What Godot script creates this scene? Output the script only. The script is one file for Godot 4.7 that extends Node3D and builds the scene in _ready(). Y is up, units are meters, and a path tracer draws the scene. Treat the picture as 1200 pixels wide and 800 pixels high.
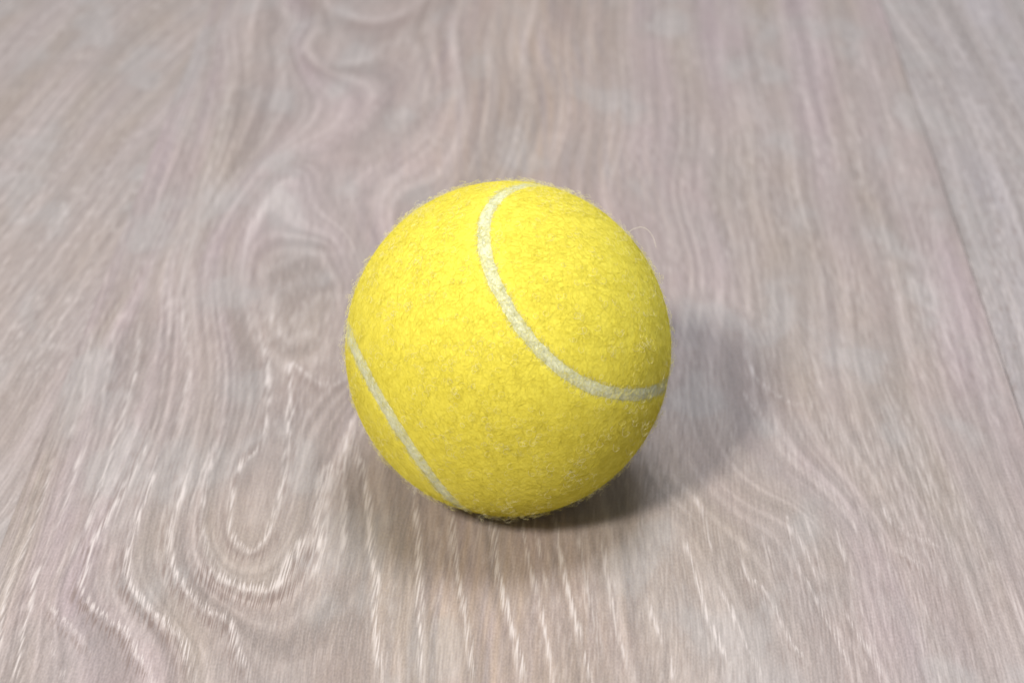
extends Node3D
# A yellow tennis ball on a grey limed-oak laminate floor. Lengths in metres unless a name says mm.

const YAW := -0.0225                 # how the planks run across the room
const PLANK_MM := 216.0              # plank width
const LEFT_MM := -102.5              # left edge of the middle plank
const V0_MM := -460.0                # where the printed decor of a plank starts, and how long it is
const VLEN_MM := 640.0
const GU := 144                      # cells of the growth-ring grid
const GV := 256
const SB := 1024                     # side of the stroke buffers
const RH := 0.03297                  # radii of the slightly oval ball
const RV := 0.03420
const MM := 0.001
const W_SEAM := 0.00102              # half the width of the seam

var white_buf := PackedFloat32Array()
var dark_buf := PackedFloat32Array()
var ring := PackedFloat32Array()       # growth-ring number of the main plank's figure on a coarse grid
var ring_set := PackedByteArray()
var rng := RandomNumberGenerator.new()
var lump := FastNoiseLite.new()
var grit := FastNoiseLite.new()
var ragged := FastNoiseLite.new()

func _ready() -> void:
	rng.seed = 71
	_camera_and_light()
	_floor()
	_ball()

func _camera_and_light() -> void:
	var cam := Camera3D.new()
	cam.name = "camera"
	add_child(cam)
	cam.position = Vector3(0.00078, 0.25837, 0.38555)
	cam.rotation = Vector3(deg_to_rad(-30.0), 0, 0)
	var a := CameraAttributesPhysical.new()
	a.frustum_focal_length = 77.1
	a.exposure_aperture = 20.0
	a.frustum_focus_distance = 0.418
	cam.attributes = a
	cam.fov = rad_to_deg(2.0 * atan(400.0 / 2570.0))
	cam.near = 0.02
	cam.far = 20.0
	cam.current = true
	var e := Environment.new()
	e.background_mode = Environment.BG_COLOR
	e.background_color = Color(0.53, 0.525, 0.53)
	e.tonemap_mode = Environment.TONE_MAPPER_LINEAR
	e.tonemap_exposure = 1.0
	e.sdfgi_enabled = true
	e.ssao_enabled = true
	e.ssil_enabled = true
	var we := WorldEnvironment.new()
	we.name = "surroundings"
	we.environment = e
	add_child(we)
	_area("ceiling_lamp", Vector3(0.12, 1.5, -0.08), Vector2(0.5, 0.5), 1.72, Color(0.985, 0.99, 1.0))
	_area("key_lamp", Vector3(-0.52, 0.92, 0.77), Vector2(0.17, 0.17), 1.66, Color(1.0, 0.96, 0.90))

func _area(called: String, at: Vector3, size: Vector2, energy: float, tint: Color) -> void:
	var l := AreaLight3D.new()
	l.name = called
	l.area_size = size
	l.area_normalize_energy = true
	l.light_energy = energy
	l.light_color = tint
	l.area_range = 12.0
	l.shadow_enabled = true
	add_child(l)
	l.look_at_from_position(at, Vector3(0, 0.02, 0), Vector3(0, 0, -1) if absf(at.x) + absf(at.z) < 0.01 else Vector3.UP)

# ---------------------------------------------------------------- floor

func _floor() -> void:
	var fl := Node3D.new()
	fl.name = "floor"
	fl.set_meta("kind", "structure")
	fl.set_meta("label", "grey limed oak laminate floor of long planks under the ball")
	fl.rotation.y = YAW
	add_child(fl)
	white_buf.resize(SB * SB)
	dark_buf.resize(SB * SB)
	ring.resize(GU * GV)
	ring_set.resize(GU * GV)
	_trace_figure()
	_spread_rings()
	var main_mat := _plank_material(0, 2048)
	var left_mat := _plank_material(1, 1024)
	var right_mat := _plank_material(2, 1024)
	var x := LEFT_MM
	# left and right bevels in mm: only the joint on the right is open enough to see
	var rows := [
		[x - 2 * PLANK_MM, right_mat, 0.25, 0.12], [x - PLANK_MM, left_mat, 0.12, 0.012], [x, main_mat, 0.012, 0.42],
		[x + PLANK_MM, right_mat, 0.42, 0.2], [x + 2 * PLANK_MM, left_mat, 0.2, 0.2],
	]
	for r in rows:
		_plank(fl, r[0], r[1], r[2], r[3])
	var ul := MeshInstance3D.new()
	ul.name = "underlay"
	ul.set_meta("kind", "structure")
	var bm := BoxMesh.new()
	bm.size = Vector3(1.3, 0.003, 1.7)
	ul.mesh = bm
	ul.position = Vector3(0, -0.0097, -0.46)
	var um := StandardMaterial3D.new()
	um.albedo_color = Color(0.25, 0.24, 0.23)
	um.roughness = 0.9
	ul.material_override = um
	fl.add_child(ul, true)

func _plank(fl: Node3D, x0: float, m: Material, bl: float, br: float) -> void:
	# section across the plank: side, bevel, top, bevel, side
	var x1 := x0 + PLANK_MM
	var gap := 0.006
	var sec := [Vector2(x0 + gap, -8.0), Vector2(x0 + gap, -bl * 1.3), Vector2(x0 + gap + bl * 0.35, -bl * 0.35), Vector2(x0 + gap + bl, 0), Vector2(x1 - gap - br, 0), Vector2(x1 - gap - br * 0.35, -br * 0.35), Vector2(x1 - gap, -br * 1.3), Vector2(x1 - gap, -8.0)]
	var st := SurfaceTool.new()
	st.begin(Mesh.PRIMITIVE_TRIANGLES)
	st.set_smooth_group(-1)
	var z0 := -1300.0
	var z1 := 380.0
	var put := func(p: Vector2, z: float) -> void:
		st.set_uv(Vector2((p.x - x0) / PLANK_MM, (z - V0_MM) / VLEN_MM))
		st.add_vertex(Vector3(p.x, p.y, z) * MM)
	for i in sec.size() - 1:
		var a: Vector2 = sec[i]
		var b: Vector2 = sec[i + 1]
		for q in [[a, z0], [b, z0], [b, z1], [a, z0], [b, z1], [a, z1]]:
			put.call(q[0], q[1])
	st.generate_normals()
	var o := MeshInstance3D.new()
	o.name = "plank"
	o.mesh = st.commit()
	o.material_override = m
	fl.add_child(o, true)

func _plank_material(kind: int, w: int) -> StandardMaterial3D:
	var h := 2048
	var threads := []
	var n := 4
	for k in n:
		var t := Thread.new()
		t.start(_decor_rows.bind(kind, w, h, k * h / n, (k + 1) * h / n))
		threads.append(t)
	var rgb := PackedByteArray()
	var bump := PackedByteArray()
	for t in threads:
		var r: Array = t.wait_to_finish()
		rgb.append_array(r[0])
		bump.append_array(r[1])
	var m := StandardMaterial3D.new()
	m.albedo_texture = ImageTexture.create_from_image(Image.create_from_data(w, h, false, Image.FORMAT_RGB8, rgb))
	m.heightmap_enabled = true
	m.heightmap_texture = ImageTexture.create_from_image(Image.create_from_data(w, h, false, Image.FORMAT_L8, bump))
	m.heightmap_scale = 0.0015
	m.roughness = 0.5
	m.metallic_specular = 0.4
	return m

func _noise(s: int, octaves := 1) -> FastNoiseLite:
	var n := FastNoiseLite.new()
	n.seed = s
	n.noise_type = FastNoiseLite.TYPE_SIMPLEX_SMOOTH if octaves > 1 else FastNoiseLite.TYPE_PERLIN
	n.frequency = 1.0
	n.fractal_type = FastNoiseLite.FRACTAL_FBM if octaves > 1 else FastNoiseLite.FRACTAL_NONE
	n.fractal_octaves = octaves
	return n

# One band of rows of a plank's printed decor: u runs across the plank, v along it, both in mm.
func _decor_rows(kind: int, w: int, h: int, y0: int, y1: int) -> Array:
	var flow := _noise(11 + kind, 2)
	var tone := _noise(23 + kind, 3)
	var fine := _noise(37 + kind)
	var mid := _noise(41 + kind)
	var pore := _noise(59 + kind)
	var patch := _noise(67 + kind, 3)
	var out := PackedByteArray()
	var bump := PackedByteArray()
	out.resize((y1 - y0) * w * 3)
	bump.resize((y1 - y0) * w)
	var beige := Vector3(0.665, 0.622, 0.600)
	var mauve := Vector3(0.676, 0.626, 0.642)
	var grey := Vector3(0.660, 0.634, 0.634)
	var lime := Vector3(0.80, 0.775, 0.775)
	var cool := Vector3(0.66, 0.66, 0.67)
	var tan_bounce := Vector3(0.675, 0.600, 0.540)
	var deep := Vector3(0.47, 0.415, 0.40)
	if kind == 1:
		mauve = Vector3(0.680, 0.640, 0.640)
	elif kind == 2:
		beige = Vector3(0.668, 0.640, 0.640)
		mauve = Vector3(0.675, 0.655, 0.672)
	var lean := 0.16 if kind == 1 else -0.03 if kind == 2 else 0.0
	for y in range(y0, y1):
		var v := (y + 0.5) / h * VLEN_MM
		for x in w:
			var u := (x + 0.5) / w * PLANK_MM
			var wu := u + 7.0 * flow.get_noise_2d(u / 110.0, v / 240.0) + lean * v
			var age := wu / 6.0
			if kind == 0:
				age = _ring_at(u, v)
			var t := tone.get_noise_2d(age / 3.2, v / 260.0)
			var f := fine.get_noise_2d(wu / 0.42, v / 7.0)
			var g := mid.get_noise_2d(wu / 1.5, v / 40.0)
			var r1 := mid.get_noise_2d(age * 2.3 + 70.0, v / 120.0)
			var r2 := fine.get_noise_2d(age * 6.1 + 20.0, v / 60.0)
			var p := pore.get_noise_2d(wu / 0.5, v / 4.6)
			var dash := fine.get_noise_2d(wu / 0.33 + 300.0, v / 7.0)
			var speck := pore.get_noise_2d(u / 0.35 + 90.0, v / 0.7)
			var pa := patch.get_noise_2d(u / 30.0, v / 55.0)
			var c := beige.lerp(mauve, clampf(0.5 + 0.9 * t, 0, 1)).lerp(grey, clampf(pa * 0.8 + 0.3, 0, 1))
			var k := 1.0 + 0.07 * f + 0.03 * g + 0.03 * t + 0.07 * speck + (0.095 * r1 + 0.075 * r2) * (1.0 if kind == 0 else 0.8) * (1.0 - 0.4 * clampf((u - 105.0) / 40.0, 0, 1))
			var wh := 0.0
			var dk := 0.0
			# broken white pores between the bands
			# hair-thin pale lines that follow the rings
			var hair := clampf((r2 - 0.12) * 5.0, 0, 1) * clampf(0.75 + 1.1 * dash + 0.5 * g, 0, 1.2)
			var gate := clampf(0.5 + 2.2 * mid.get_noise_2d(age * 1.4 + 40.0, v / 70.0), 0, 1)
			wh = clampf((p + 0.35 * f - 0.2) * 3.4, 0, 1) * gate * (0.18 if kind == 0 else 0.42 if kind == 1 else 0.3) + 0.15 * hair
			dk = clampf((-p - 0.3 * g - 0.22) * 2.0, 0, 1) * (0.25 if kind != 2 else 0.5)
			if kind == 0:
				# the traced figure, frayed along the pores
				var right := clampf((u - 120.0) / 50.0, 0, 1)
				var pr := pore.get_noise_2d(wu / 0.55 + 200.0, v / 11.0)
				wh += right * gate * clampf((pr + 0.4 * g - 0.12) * 3.0, 0, 1) * 0.24
				var su := int((u + 0.25 * f + 0.3 * g) / PLANK_MM * SB)
				var sv := int((v + 2.6 * dash) / VLEN_MM * SB)
				if su >= 0 and su < SB and sv >= 0 and sv < SB:
					var at := sv * SB + su
					var crisp := clampf((v - 370.0) / 50.0, 0.12, 1)
					wh += white_buf[at] * clampf(0.62 + crisp * (2.3 * dash + 0.5 * p) + 0.4 * g, 0.08, 1.3)
					dk += dark_buf[at] * clampf(0.5 - crisp * (2.2 * dash + 0.7 * p), 0, 1.3)
			var bounce_share := exp(-pow((u - 102.0) / 30.0, 2.0)) * (0.34 + 0.2 * t + 0.35 * g) if kind == 0 else 0.0  # warm bounce light near the ball, painted as a tan band along the plank
			c = c.lerp(tan_bounce, clampf(bounce_share, 0, 0.65)) * (k * 0.905)
			c = c.lerp(cool, clampf((pa - 0.25) * 1.2, 0, 0.22))
			c = c.lerp(deep, clampf(dk, 0, 1) * 0.75)
			c = c.lerp(lime, clampf(wh, 0, 1) * 0.85)
			var i := (y - y0) * w + x
			out[i * 3] = int(clampf(c.x, 0, 1) * 255.0)
			out[i * 3 + 1] = int(clampf(c.y, 0, 1) * 255.0)
			out[i * 3 + 2] = int(clampf(c.z, 0, 1) * 255.0)
			bump[i] = int(clampf(0.5 + 0.35 * p + 0.2 * f, 0, 1) * 255.0)
	return [out, bump]

# Adds one growth-ring line of the printed figure (floor millimetres: across, along), white with a dark side.
func _stroke(age: float, width: float, white: float, dark: float, pts: Array) -> void:
	var c := Curve2D.new()
	var n := pts.size() / 2
	var q := PackedVector2Array()
	for i in n:
		var x: float = pts[2 * i]
		var z: float = pts[2 * i + 1]
		q.append(Vector2(x - z * YAW - LEFT_MM, z + x * YAW - V0_MM))
	for i in n:
		var tan := (q[mini(i + 1, n - 1)] - q[maxi(i - 1, 0)]) / 6.0
		c.add_point(q[i], -tan, tan)
	var line := c.tessellate(4, 4.0)
	for p in c.tessellate_even_length(5, 1.0):
		var gx := int(p.x / PLANK_MM * GU)
		var gy := int(p.y / VLEN_MM * GV)
		if age > -90.0 and gx >= 0 and gx < GU and gy >= 0 and gy < GV:
			ring[gy * GU + gx] = age
			ring_set[gy * GU + gx] = 1
	var reach := width * 5.0
	var du := PLANK_MM / SB
	var dv := VLEN_MM / SB
	var total := c.get_baked_length()
	var gone := 0.0
	for i in line.size() - 1:
		var a := line[i]
		var b := line[i + 1]
		var ab := b - a
		var len2 := maxf(ab.length_squared(), 1e-6)
		for y in range(maxi(0, int((minf(a.y, b.y) - reach) / dv)), mini(SB, int((maxf(a.y, b.y) + reach) / dv) + 1)):
			for x in range(maxi(0, int((minf(a.x, b.x) - reach) / du)), mini(SB, int((maxf(a.x, b.x) + reach) / du) + 1)):
				var p := Vector2((x + 0.5) * du, (y + 0.5) * dv) - a
				var t := clampf(p.dot(ab) / len2, 0, 1)
				var off := p - ab * t
				var d := off.length()
				if d > reach:
					continue
				var along := (gone + t * sqrt(len2)) / total
				var ends := clampf(minf(along, 1.0 - along) * 12.0, 0.45, 1)
				var at := y * SB + x
				white_buf[at] = maxf(white_buf[at], white * ends * exp(-pow(d / width, 2.0)))
				if ab.cross(p) > 0.0 and d > width * 0.6:
					dark_buf[at] = maxf(dark_buf[at], dark * (0.3 + 0.7 * minf(1.0, 1.5 * absf(ab.x) / sqrt(len2))) * ends * exp(-pow((d - 1.4 * width) / (1.9 * width), 2.0)))
		gone += sqrt(len2)

# Fills the growth-ring numbers between the traced lines: along each row first, then smoothed like a stretched skin.
func _spread_rings() -> void:
	var wob := _noise(83, 2)
	for y in GV:
		var last := 0
		var at := y * GU
		ring[at] = -1.0 + 0.8 * wob.get_noise_2d(0.0, y / 50.0)
		ring[at + GU - 1] = -10.0
		ring_set[at] = 1
		ring_set[at + GU - 1] = 1
		for x in range(1, GU):
			if ring_set[at + x]:
				for k in range(last + 1, x):
					ring[at + k] = lerpf(ring[at + last], ring[at + x], float(k - last) / (x - last))
				last = x
	var top := int((-276.0 - V0_MM) / VLEN_MM * GV)
	var low := int((60.0 - V0_MM) / VLEN_MM * GV)
	for y in GV:
		if y < top or y > low:   # beyond the traced part the rings run straight on
			for x in GU:
				ring[y * GU + x] = ring[(top if y < top else low) * GU + x]
				ring_set[y * GU + x] = ring_set[(top if y < top else low) * GU + x]
	for pass_no in 70:
		var held := pass_no < 64
		for y in GV:
			var up := maxi(y - 1, 0) * GU
			var dn := mini(y + 1, GV - 1) * GU
			for x in range(1, GU - 1):
				var at := y * GU + x
				if held and ring_set[at]:
					continue
				ring[at] = 0.17 * (ring[at - 1] + ring[at + 1]) + 0.33 * (ring[up + x] + ring[dn + x])

func _ring_at(u: float, v: float) -> float:
	var gx := clampf(u / PLANK_MM * GU - 0.5, 0.0, GU - 1.001)
	var gy := clampf(v / VLEN_MM * GV - 0.5, 0.0, GV - 1.001)
	var x := int(gx)
	var y := int(gy)
	var at := y * GU + x
	return lerpf(lerpf(ring[at], ring[at + 1], gx - x), lerpf(ring[at + GU], ring[at + GU + 1], gx - x), gy - y)

func _trace_figure() -> void:
	_stroke(9.0, 0.7, 0.75, 0.60, [-60.8, -74.3, -58.5, -62.0, -55.6, -50.1, -54.0, -33.3, -53.9, -17.3, -57.0, -9.7, -58.0, -0.6, -57.8, 5.8, -57.8, 12.0, -56.5, 18.1, -53.1, 22.9, -51.0, 22.3, -49.0, 16.6, -48.1, 7.3, -47.8, -3.9, -48.3, -17.3, -48.9, -31.4, -49.8, -42.5, -50.9, -48.2, -49.6, -51.1, -46.2, -46.3, -41.9, -41.6, -38.2, -43.5, -34.7, -50.1])
	_stroke(8.0, 0.6, 0.50, 0.40, [-62.1, -22.5, -64.0, -7.2, -63.8, 5.8, -63.1, 15.1, -60.7, 24.1, -58.8, 29.2])
	_stroke(8.0, 1.4, 0.90, 1.00, [-60.1, 27.0, -57.7, 31.6, -53.1, 34.9, -47.9, 36.3, -44.9, 32.8, -43.1, 24.1, -40.9, 17.4])
	_stroke(7.5, 1.4, 0.60, 0.20, [-38.1, 32.8, -38.2, 21.1, -39.5, 8.9, -38.5, -7.2, -35.7, -7.2, -34.9, -26.1])
	_stroke(7.5, 0.7, 0.50, 0.00, [-33.4, 27.0, -33.9, 8.9, -35.7, -7.2])
	_stroke(6.0, 0.6, 0.50, 0.10, [-77.9, -68.1, -75.8, -60.0, -73.5, -50.1, -72.9, -33.3, -73.2, -24.3])
	_stroke(7.0, 0.8, 0.80, 0.80, [-68.4, -8.8, -68.5, 1.0, -69.2, 12.0, -68.9, 21.1, -66.8, 29.9, -63.0, 37.0, -58.9, 42.5, -55.3, 45.2, -52.8, 49.3, -51.8, 54.5, -49.1, 61.0, -48.2, 64.7])
	_stroke(6.0, 0.8, 0.80, 0.80, [-75.9, -10.5, -75.9, -0.6, -76.7, 12.0, -76.9, 22.6, -76.0, 31.3, -72.8, 38.4, -68.7, 43.9, -64.2, 49.3, -61.5, 54.5, -59.5, 61.0, -58.5, 66.0])
	_stroke(4.0, 0.6, 0.65, 0.10, [-87.9, -70.1, -86.6, -56.0, -86.0, -40.6, -85.9, -24.3, -86.3, -3.9, -86.4, 1.0, -86.6, 13.6, -88.3, 24.1, -89.7, 30.6])
	_stroke(5.0, 0.7, 0.75, 0.90, [-79.0, -22.5, -79.4, -12.2, -81.1, 1.0, -82.9, 12.0, -84.5, 21.1, -84.3, 29.9, -84.2, 35.6, -81.5, 41.2, -77.5, 45.9, -73.6, 49.3, -71.4, 53.2, -70.0, 57.1, -67.5, 61.0, -66.2, 66.0])
	_stroke(4.5, 0.5, 0.50, 0.50, [-90.1, 39.8, -86.0, 46.6, -81.5, 51.3, -78.5, 57.1])
	_stroke(3.0, 0.5, 0.50, 0.10, [-92.0, -24.3, -91.9, -15.6, -92.6, -8.8, -92.7, 1.0, -92.6, 12.0, -93.2, 15.8])
	_stroke(2.0, 0.5, 0.50, 0.10, [-98.0, -10.5, -98.0, -0.6, -98.0, 8.9, -98.0, 13.6])
	_stroke(2.5, 0.6, 0.60, 0.10, [-93.3, 24.8, -94.1, 32.8, -93.0, 41.2, -93.0, 50.6, -91.7, 63.5, -91.1, 68.5])
	_stroke(1.5, 0.5, 0.55, 0.10, [-97.6, 11.2, -98.4, 27.0, -98.7, 36.3, -97.4, 49.3, -96.3, 58.4])
	_stroke(3.5, 0.5, 0.40, 0.10, [-94.2, -70.1, -92.8, -56.0, -92.3, -40.6, -92.2, -36.9])
	_stroke(3.0, 0.5, 0.45, 0.10, [-99.1, -66.0, -97.6, -52.1, -95.6, -31.4, -96.4, -17.3])
	_stroke(7.0, 0.4, 0.45, 0.10, [-64.3, -17.3, -65.5, -3.9, -66.5, 8.9])
	_stroke(4.0, 0.5, 0.40, 0.00, [-87.4, 52.6, -84.2, 61.0, -82.4, 64.7])
	_stroke(7.0, 0.8, 0.85, 0.10, [-33.1, -15.6, -30.6, -0.6, -28.9, 8.9, -27.9, 22.6, -26.0, 33.5, -25.9, 43.9, -24.7, 54.5, -23.3, 66.0])
	_stroke(6.0, 0.7, 0.75, 0.10, [-20.2, -7.2, -19.2, 8.9, -17.9, 24.1, -17.6, 38.4, -16.8, 55.2, -15.9, 66.0])
	_stroke(5.0, 0.7, 0.70, 0.10, [-11.8, 8.9, -11.0, 24.1, -9.8, 33.5, -8.3, 45.2, -7.3, 54.5, -6.5, 66.0])
	_stroke(4.0, 0.8, 0.85, 0.10, [-3.7, 4.2, -3.2, 15.1, -2.6, 27.7, -0.9, 38.4, 0.8, 48.6, 2.4, 58.4, 3.0, 66.0])
	_stroke(3.5, 0.5, 0.60, 0.10, [2.6, 8.9, 3.0, 15.8, 4.2, 26.3, 5.4, 37.0, 6.6, 45.2, 7.7, 54.5, 8.1, 66.0])
	_stroke(3.0, 0.4, 0.55, 0.10, [5.4, 13.6, 6.6, 26.3, 7.7, 36.3])
	_stroke(2.5, 0.5, 0.70, 0.10, [9.6, 12.0, 10.0, 15.8, 11.0, 29.2, 12.4, 40.5, 13.5, 49.3, 14.5, 57.1, 15.6, 66.0])
	_stroke(2.0, 0.6, 0.50, 0.10, [14.1, 17.4, 15.3, 27.0, 15.8, 38.4, 17.1, 49.3, 17.6, 58.4])
	_stroke(1.5, 0.5, 0.50, 0.10, [19.2, 13.6, 19.6, 27.7, 20.3, 41.8, 21.1, 53.2, 22.7, 61.0])
	_stroke(1.0, 0.5, 0.65, 0.25, [35.8, 18.1, 37.4, 32.8, 38.7, 45.2, 40.4, 54.5, 41.8, 59.7])
	_stroke(0.5, 0.4, 0.60, 0.20, [41.8, 34.9, 43.8, 43.9, 45.1, 52.6, 46.5, 58.4, 47.3, 64.7])
	_stroke(0.0, 0.4, 0.55, 0.35, [46.9, 22.6, 47.4, 31.3, 50.3, 36.3, 52.2, 42.5, 53.3, 51.3, 54.8, 55.8, 56.8, 59.7])
	_stroke(-0.4, 0.4, 0.40, 0.30, [52.1, 16.6, 52.6, 24.1, 53.0, 30.6])
	_stroke(-0.8, 0.4, 0.50, 0.20, [57.7, 12.8, 57.7, 26.3, 59.3, 34.9, 60.4, 39.8, 61.2, 46.6, 63.1, 54.5, 64.6, 61.0])
	_stroke(-1.2, 0.4, 0.45, 0.20, [61.7, 10.5, 62.2, 24.8, 62.6, 33.5])
	_stroke(-1.6, 0.4, 0.50, 0.10, [67.3, 15.1, 67.9, 27.0, 69.1, 34.2])
	_stroke(-2.0, 0.5, 0.50, 0.20, [65.3, 43.9, 67.2, 51.3, 68.4, 57.1, 70.3, 63.5])
	_stroke(0.7, 0.5, 0.50, 0.00, [27.4, 40.5, 29.0, 49.3, 30.5, 58.4, 31.2, 66.0])
	_stroke(-99.0, 0.4, 0.50, 0.20, [55.2, -58.0, 56.5, -45.3, 59.7, -38.8, 63.9, -33.3, 67.8, -33.3])
	_stroke(-99.0, 0.4, 0.50, 0.30, [56.7, -27.8, 54.4, -33.3, 53.4, -38.8])
	_stroke(-99.0, 0.4, 0.50, 0.30, [78.3, 5.8, 78.7, 12.0, 81.8, 17.4, 85.0, 19.6, 87.8, 23.3])
	_stroke(-99.0, 0.4, 0.45, 0.40, [78.4, 22.6, 81.0, 25.5, 82.7, 28.5])
	_stroke(-99.0, 0.4, 0.40, 0.10, [39.3, 2.6, 40.4, 12.0, 41.2, 24.1])
	_stroke(-99.0, 0.4, 0.45, 0.10, [57.5, 8.9, 59.6, 21.1, 61.3, 32.8])
	_stroke(9.0, 2.0, 0.44, 0.33, [-57.3, -154.9, -62.1, -144.3, -66.1, -126.6, -67.6, -109.7, -66.5, -93.7, -63.8, -78.5, -59.5, -62.0])
	_stroke(6.0, 1.8, 0.48, 0.24, [-73.6, -154.9, -78.1, -134.1, -81.5, -112.1, -80.8, -96.0, -78.8, -78.5, -75.1, -58.0])
	_stroke(5.0, 1.8, 0.44, 0.24, [-78.2, -154.9, -84.1, -119.3, -85.4, -100.5, -84.1, -87.1, -79.2, -66.0])
	_stroke(4.0, 1.5, 0.28, 0.19, [-81.6, -144.3, -86.7, -114.5, -89.2, -93.7, -87.6, -78.5])
	_stroke(5.0, 2.2, 0.32, 0.47, [-88.1, -289.8, -90.3, -260.2, -84.2, -229.3, -81.9, -197.7, -81.2, -160.3, -84.1, -136.6])
	_stroke(6.0, 2.2, 0.28, 0.38, [-76.3, -282.2, -68.2, -260.2, -67.4, -229.3, -68.0, -194.7, -70.0, -165.8])
	_stroke(7.0, 2.5, 0.36, 0.66, [-11.8, -293.6, -18.0, -260.2, -15.8, -222.8, -13.2, -185.8, -16.6, -154.9, -19.7, -139.2])
	_stroke(6.0, 2.5, 0.32, 0.66, [0.8, -289.8, -5.8, -246.2, -4.3, -213.2, -6.4, -174.2, -10.7, -149.6])
	_stroke(5.0, 2.5, 0.32, 0.47, [9.1, -289.8, 3.4, -246.2, 4.5, -206.9, 2.0, -174.2, -1.5, -149.6])
	_stroke(8.0, 2.8, 0.24, 0.47, [-29.0, -200.7, -31.7, -180.0, -38.0, -163.1, -46.6, -168.6])
	_stroke(8.4, 3.0, 0.28, 0.76, [-64.5, -289.8, -54.9, -271.0, -42.3, -264.5, -31.9, -272.9, -25.7, -293.6])
	_stroke(8.0, 2.8, 0.28, 0.57, [-67.9, -249.6, -55.9, -229.3, -43.2, -232.6, -32.3, -249.6, -25.0, -229.3, -22.6, -194.7])
	_stroke(9.4, 2.0, 0.40, 0.38, [-52.0, -91.5, -56.8, -87.1, -58.1, -78.5, -54.9, -66.0, -51.3, -60.0])
	_stroke(9.7, 2.0, 0.36, 0.38, [-39.9, -84.9, -47.1, -82.8, -50.3, -72.2, -47.5, -62.0])
	_stroke(9.5, 2.0, 0.32, 0.28, [-43.6, -107.4, -53.1, -105.1, -61.9, -96.0])
	_stroke(4.0, 2.5, 0.24, 0.47, [11.8, -119.3, 15.8, -102.8, 18.6, -87.1])

# ---------------------------------------------------------------- ball

func _seam_distance(n: Vector3) -> float:
	# signed distance (m) of a point of the unit sphere from the seam: the curve where this odd surface cuts the sphere
	var X := 0.77143 * n.x +0.63613 * n.y -0.01499 * n.z
	var Y := 0.47286 * n.x -0.55735 * n.y +0.68247 * n.z
	var Z := 0.42579 * n.x -0.53357 * n.y -0.73076 * n.z
	var g := X * X - Y * Y -0.29878 * Z +0.68638 * Z * Z * Z +0.09289 * X +0.10502 * Y +0.06770 * X * Y -0.21679 * X * Z +0.03841 * Y * Z -0.06332 -0.03384 * X * X * X +0.09716 * Y * Y * Y
	var G := Vector3(2 * X +0.09289 +0.06770 * Y -0.21679 * Z -0.10152 * X * X, -2 * Y +0.10502 +0.06770 * X +0.03841 * Z +0.29148 * Y * Y, -0.29878 +2.05913 * Z * Z -0.21679 * X +0.03841 * Y)
	G -= G.dot(Vector3(X, Y, Z)) * Vector3(X, Y, Z)
	# the strip of the seam is not equally wide all round
	return g / maxf(G.length(), 0.05) * RH / (1.0 + 0.4 * clampf(-1.5 * n.x - 0.1, 0, 1))

func _ellipsoid(n: Vector3, lift: float) -> Vector3:
	return Vector3(n.x * (RH + lift), n.y * (RV + lift) + RV - 0.0002, n.z * (RH + lift))

func _felt_lift(n: Vector3, d: float) -> float:
	var e := (absf(d) - W_SEAM) / 0.00050
	return (lump.get_noise_3dv(n) * 0.05 + grit.get_noise_3dv(n) * 0.035) * MM - 0.00050 * exp(-maxf(e, 0.0))

func _seam_lift(n: Vector3, d: float) -> float:
	var t := d / W_SEAM
	return -0.00014 - 0.00016 * t * t + grit.get_noise_3dv(n * 1.3) * 0.00005

func _ball() -> void:
	lump.frequency = 9.0
	lump.seed = 5
	grit.frequency = 42.0
	grit.seed = 8
	grit.fractal_octaves = 3
	ragged.frequency = 14.0
	ragged.seed = 3
	ragged.fractal_octaves = 3
	var ball := Node3D.new()
	ball.name = "tennis_ball"
	ball.set_meta("label", "bright yellow felt tennis ball with pale curved seam resting on the grey floor")
	ball.set_meta("category", "tennis ball")
	add_child(ball)
	var felt := _felt_material(Color(0.908, 0.868, 0.34), 0.017)
	var cord := _felt_material(Color(0.88, 0.895, 0.775), 0.003)
	# a cube blown up to a sphere, cut along the seam
	var N := 150
	var dirs := PackedVector3Array()
	var quads := PackedInt32Array()
	for f in 6:
		var base := dirs.size()
		var ax := Vector3.ZERO
		ax[f / 2] = 1.0 if f % 2 else -1.0
		var bx := Vector3(ax.y, ax.z, ax.x)
		var cx := ax.cross(bx)
		for j in N + 1:
			for i in N + 1:
				dirs.append((ax + bx * tan((2.0 * i / N - 1.0) * PI / 4) + cx * tan((2.0 * j / N - 1.0) * PI / 4)).normalized())
		for j in N:
			for i in N:
				var k := base + j * (N + 1) + i
				quads.append_array([k, k + N + 1, k + N + 2, k, k + N + 2, k + 1])
	var dist := PackedFloat32Array()
	for n in dirs:
		dist.append(_seam_distance(n) + ragged.get_noise_3dv(n) * 0.00032)
	_cut_shell(ball, "felt_panel", felt, dirs, dist, quads, 1.0)
	_cut_shell(ball, "felt_panel", felt, dirs, dist, quads, -1.0)
	_cut_shell(ball, "seam", cord, dirs, dist, quads, 0.0)
	_nap(ball)
	_loose_hair(ball)

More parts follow.
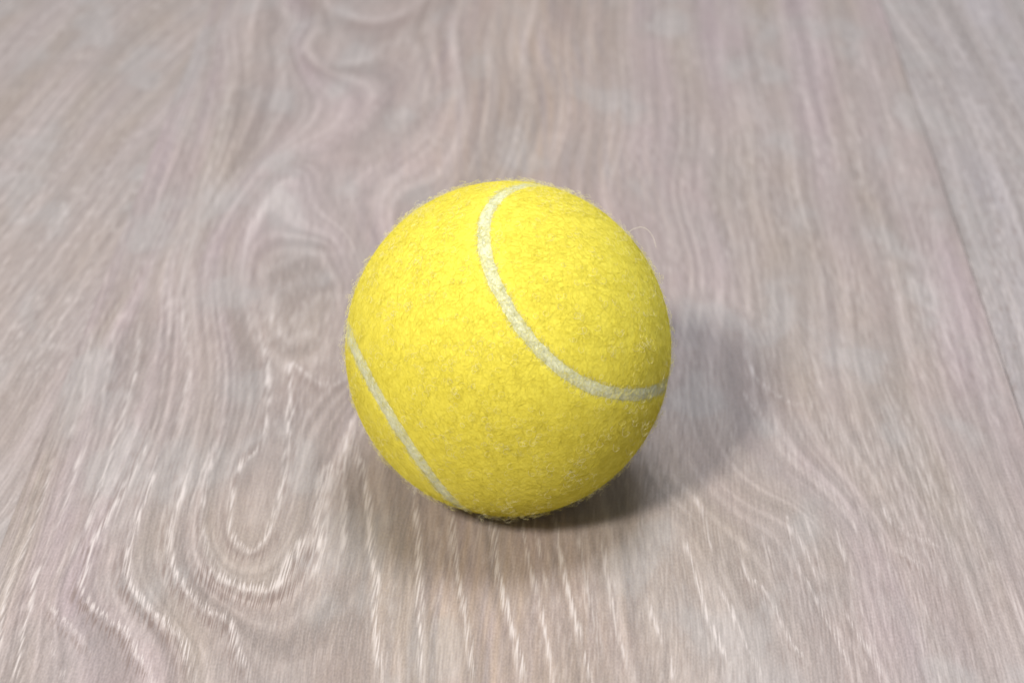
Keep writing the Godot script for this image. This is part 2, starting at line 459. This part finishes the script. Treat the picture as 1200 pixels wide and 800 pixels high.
func _felt_material(c: Color, relief: float) -> StandardMaterial3D:
	var m := StandardMaterial3D.new()
	m.albedo_color = c
	m.roughness = 0.95
	m.metallic_specular = 0.15
	m.rim_enabled = true
	m.rim = 0.4
	m.rim_tint = 0.5
	var n := FastNoiseLite.new()
	n.seed = 9
	n.frequency = 0.045
	n.fractal_octaves = 4
	n.domain_warp_enabled = true
	n.domain_warp_amplitude = 22.0
	n.domain_warp_frequency = 0.03
	var r := Gradient.new()
	r.offsets = PackedFloat32Array([0.2, 0.5, 0.8])
	r.colors = PackedColorArray([Color(0.935, 0.935, 0.90), Color(0.97, 0.97, 0.97), Color(1, 1, 1)])
	var t := NoiseTexture2D.new()
	t.width = 512
	t.height = 512
	t.seamless = true
	t.noise = n
	t.color_ramp = r
	m.albedo_texture = t
	m.heightmap_enabled = true
	m.heightmap_texture = t
	m.heightmap_scale = relief
	m.uv1_triplanar = true
	m.uv1_scale = Vector3.ONE * 62.0
	return m

# side 1 or -1: the felt on that side of the seam; 0: the seam itself, a little wider so that the felt covers its edges
func _cut_shell(ball: Node3D, called: String, m: Material, dirs: PackedVector3Array, dist: PackedFloat32Array, tris: PackedInt32Array, side: float) -> void:
	var index := {}
	var pos := PackedVector3Array()
	var idx := PackedInt32Array()
	var edge := W_SEAM + 0.0004
	for i in range(0, tris.size(), 3):
		var poly := []
		var all_in := true
		for k in 3:
			var v := tris[i + k]
			poly.append([dirs[v], dist[v], v])
			all_in = all_in and (side * dist[v] >= W_SEAM if side != 0.0 else absf(dist[v]) <= edge)
		if not all_in:
			if side != 0.0:
				poly = _clip(poly, side, -W_SEAM)
			else:
				if minf(minf(poly[0][1], poly[1][1]), poly[2][1]) > edge or maxf(maxf(poly[0][1], poly[1][1]), poly[2][1]) < -edge:
					continue
				poly = _clip(_clip(poly, 1.0, edge), -1.0, edge)
			if poly.size() < 3:
				continue
		var ids := []
		for p in poly:
			var key = p[2]
			if key is int and index.has(key):
				ids.append(index[key])
				continue
			var n: Vector3 = p[0]
			var lift := _felt_lift(n, p[1]) if side != 0.0 else _seam_lift(n, p[1])
			ids.append(pos.size())
			if key is int:
				index[key] = pos.size()
			pos.append(_ellipsoid(n, lift))
		for k in range(1, ids.size() - 1):
			idx.append_array([ids[0], ids[k], ids[k + 1]])
	var a := []
	a.resize(Mesh.ARRAY_MAX)
	a[Mesh.ARRAY_VERTEX] = pos
	a[Mesh.ARRAY_INDEX] = idx
	var am := ArrayMesh.new()
	am.add_surface_from_arrays(Mesh.PRIMITIVE_TRIANGLES, a)
	var st := SurfaceTool.new()
	st.create_from(am, 0)
	st.generate_normals()
	var o := MeshInstance3D.new()
	o.name = called
	o.mesh = st.commit()
	o.material_override = m
	ball.add_child(o, true)

func _clip(poly: Array, s: float, off: float) -> Array:
	var out := []
	for i in poly.size():
		var a: Array = poly[i]
		var b: Array = poly[(i + 1) % poly.size()]
		var da: float = s * a[1] + off
		var db: float = s * b[1] + off
		if da >= 0.0:
			out.append(a)
		if (da >= 0.0) != (db >= 0.0):
			var t := da / (da - db)
			out.append([(a[0] as Vector3).lerp(b[0], t).normalized(), lerpf(a[1], b[1], t), null])
	return out

# A wool fibre: a thin curled tube. Its middle rises from the felt, its ends dip in; a stray one has a free end.
func _fibre(length: float, curl: float, rise: float, thick: float, free: bool, sd: int) -> ArrayMesh:
	var r := RandomNumberGenerator.new()
	r.seed = sd
	var segs := 7 if not free else 12
	var path := PackedVector3Array()
	var p := Vector3.ZERO
	var heading := r.randf() * TAU
	var turn := curl * (1.0 if r.randf() < 0.5 else -1.0)
	for i in segs + 1:
		var t := float(i) / segs
		var y := rise * (sin(t * PI) * 1.3 - 0.3) if not free else rise * (pow(t, 0.8) - 0.25 * t * t * (1.0 + r.randf()))
		path.append(Vector3(p.x, y, p.z))
		heading += (turn + r.randf_range(-0.9, 0.9)) / segs * 1.6
		p += Vector3(cos(heading), 0, sin(heading)) * length / segs
	var st := SurfaceTool.new()
	st.begin(Mesh.PRIMITIVE_TRIANGLES)
	for i in segs + 1:
		var d := (path[mini(i + 1, segs)] - path[maxi(i - 1, 0)]).normalized()
		var s1 := d.cross(Vector3(0.13, 0.97, 0.21)).normalized()
		var s2 := s1.cross(d)
		var w := thick * (1.0 if i < segs else 0.4)
		for k in 3:
			var o := s1 * cos(k * TAU / 3) + s2 * sin(k * TAU / 3)
			st.set_normal(o)
			st.add_vertex(path[i] + o * w)
	for i in segs:
		for k in 3:
			var a := i * 3 + k
			var b := i * 3 + (k + 1) % 3
			for q in [a, b, a + 3, b, b + 3, a + 3]:
				st.add_index(q)
	return st.commit()

func _nap(ball: Node3D) -> void:
	var m := StandardMaterial3D.new()
	m.vertex_color_use_as_albedo = true
	m.roughness = 0.9
	m.metallic_specular = 0.08
	m.backlight_enabled = true
	m.backlight = Color(0.2, 0.2, 0.2)
	var yellow := [Color(0.815, 0.735, 0.095), Color(0.82, 0.745, 0.115), Color(0.81, 0.73, 0.085), Color(0.825, 0.755, 0.13)]
	var pale := [Color(0.77, 0.79, 0.60), Color(0.78, 0.79, 0.63), Color(0.76, 0.78, 0.57)]
	for k in 4:
		_fibres(ball, "felt_nap", _fibre((2.4 + 0.5 * k) * MM, 0.5 + 0.5 * k, 0.035 * MM, 0.012 * MM, false, 100 + k), m, 17000, yellow, 0)
	for k in 2:
		_fibres(ball, "seam_nap", _fibre(2.0 * MM, 0.9, 0.08 * MM, 0.018 * MM, false, 200 + k), m, 4500, pale, 1)
	for k in 4:
		_fibres(ball, "stray_fibre", _fibre((1.2 + 0.8 * k) * MM, 2.0 + k * 0.8, (0.5 + 0.5 * k) * MM, [0.012, 0.013, 0.015, 0.016][k] * MM, true, 300 + k), m, [5000, 4500, 2600, 700][k], [Color(0.83, 0.75, 0.12), Color(0.83, 0.76, 0.17)] if k < 2 else [Color(0.9, 0.85, 0.35), Color(0.88, 0.86, 0.6)], 2)

func _fibres(ball: Node3D, called: String, mesh: Mesh, m: Material, count: int, tints: Array, where: int) -> void:
	mesh.surface_set_material(0, m)
	var mm := MultiMesh.new()
	mm.transform_format = MultiMesh.TRANSFORM_3D
	mm.use_colors = true
	mm.mesh = mesh
	mm.instance_count = count
	var i := 0
	while i < count:
		var n := Vector3(rng.randfn(), rng.randfn(), rng.randfn()).normalized()
		if n.y < -0.985:
			continue
		var d := _seam_distance(n)
		if where == 1 and absf(d) > W_SEAM * 1.05 or where == 0 and absf(d) < W_SEAM * (0.92 + 0.4 * ragged.get_noise_3dv(n * 3.0)):
			continue
		if where == 2 and lump.get_noise_3dv(n * 0.45) + rng.randf_range(-0.25, 0.25) < 0.0:
			continue
		var lift := _seam_lift(n, d) if absf(d) < W_SEAM else _felt_lift(n, d)
		var up := Vector3(n.x / RH, n.y / RV, n.z / RH).normalized()
		var side := up.cross(Vector3(0.3, 0.5, 0.8) if absf(up.x) > 0.5 else Vector3(1, 0.2, 0)).normalized()
		var b := Basis(side, up, side.cross(up)).rotated(up, rng.randf() * TAU if where != 0 or rng.randf() < 0.7 else 5.0 * lump.get_noise_3dv(n * 0.3) + rng.randfn() * 1.0)
		mm.set_instance_transform(i, Transform3D(b.scaled_local(Vector3.ONE * rng.randf_range(0.6, 1.25)), _ellipsoid(n, lift)))
		var c: Color = tints[rng.randi() % tints.size()]
		mm.set_instance_color(i, c * rng.randf_range(0.88, 1.04))
		i += 1
	var o := MultiMeshInstance3D.new()
	o.name = called
	o.multimesh = mm
	o.set_meta("kind", "stuff")
	ball.add_child(o, true)

# The one long hair that has worked loose on the right shoulder of the ball and curls back over.
func _loose_hair(ball: Node3D) -> void:
	var c := Curve3D.new()
	var q := [Vector3(23.4, 53.5, -11.3), Vector3(24.56, 54.57, -11.88), Vector3(25.6, 55.17, -12.22), Vector3(27.16, 55.47, -12.4), Vector3(28.55, 54.87, -12.05), Vector3(29.59, 53.52, -11.27), Vector3(30.1, 51.9, -10.3)]
	for i in q.size():
		var t: Vector3 = (q[mini(i + 1, q.size() - 1)] - q[maxi(i - 1, 0)]) / 6.0
		c.add_point(q[i] * MM, -t * MM, t * MM)
	var path := c.tessellate(3, 3.0)
	var st := SurfaceTool.new()
	st.begin(Mesh.PRIMITIVE_TRIANGLES)
	for i in path.size():
		var d := (path[mini(i + 1, path.size() - 1)] - path[maxi(i - 1, 0)]).normalized()
		var s1 := d.cross(Vector3(0.4, 0.2, 0.9)).normalized()
		var s2 := s1.cross(d)
		for k in 4:
			var o := s1 * cos(k * TAU / 4) + s2 * sin(k * TAU / 4)
			st.set_normal(o)
			st.add_vertex(path[i] + o * 0.026 * MM)
			if i > 0:
				var j := i * 4
				for id in [j + k - 4, j + (k + 1) % 4 - 4, j + k, j + (k + 1) % 4 - 4, j + (k + 1) % 4, j + k]:
					st.add_index(id)
	var o := MeshInstance3D.new()
	o.name = "loose_hair"
	o.mesh = st.commit()
	var m := StandardMaterial3D.new()
	m.albedo_color = Color(0.93, 0.92, 0.86)
	m.roughness = 0.8
	o.material_override = m
	ball.add_child(o, true)
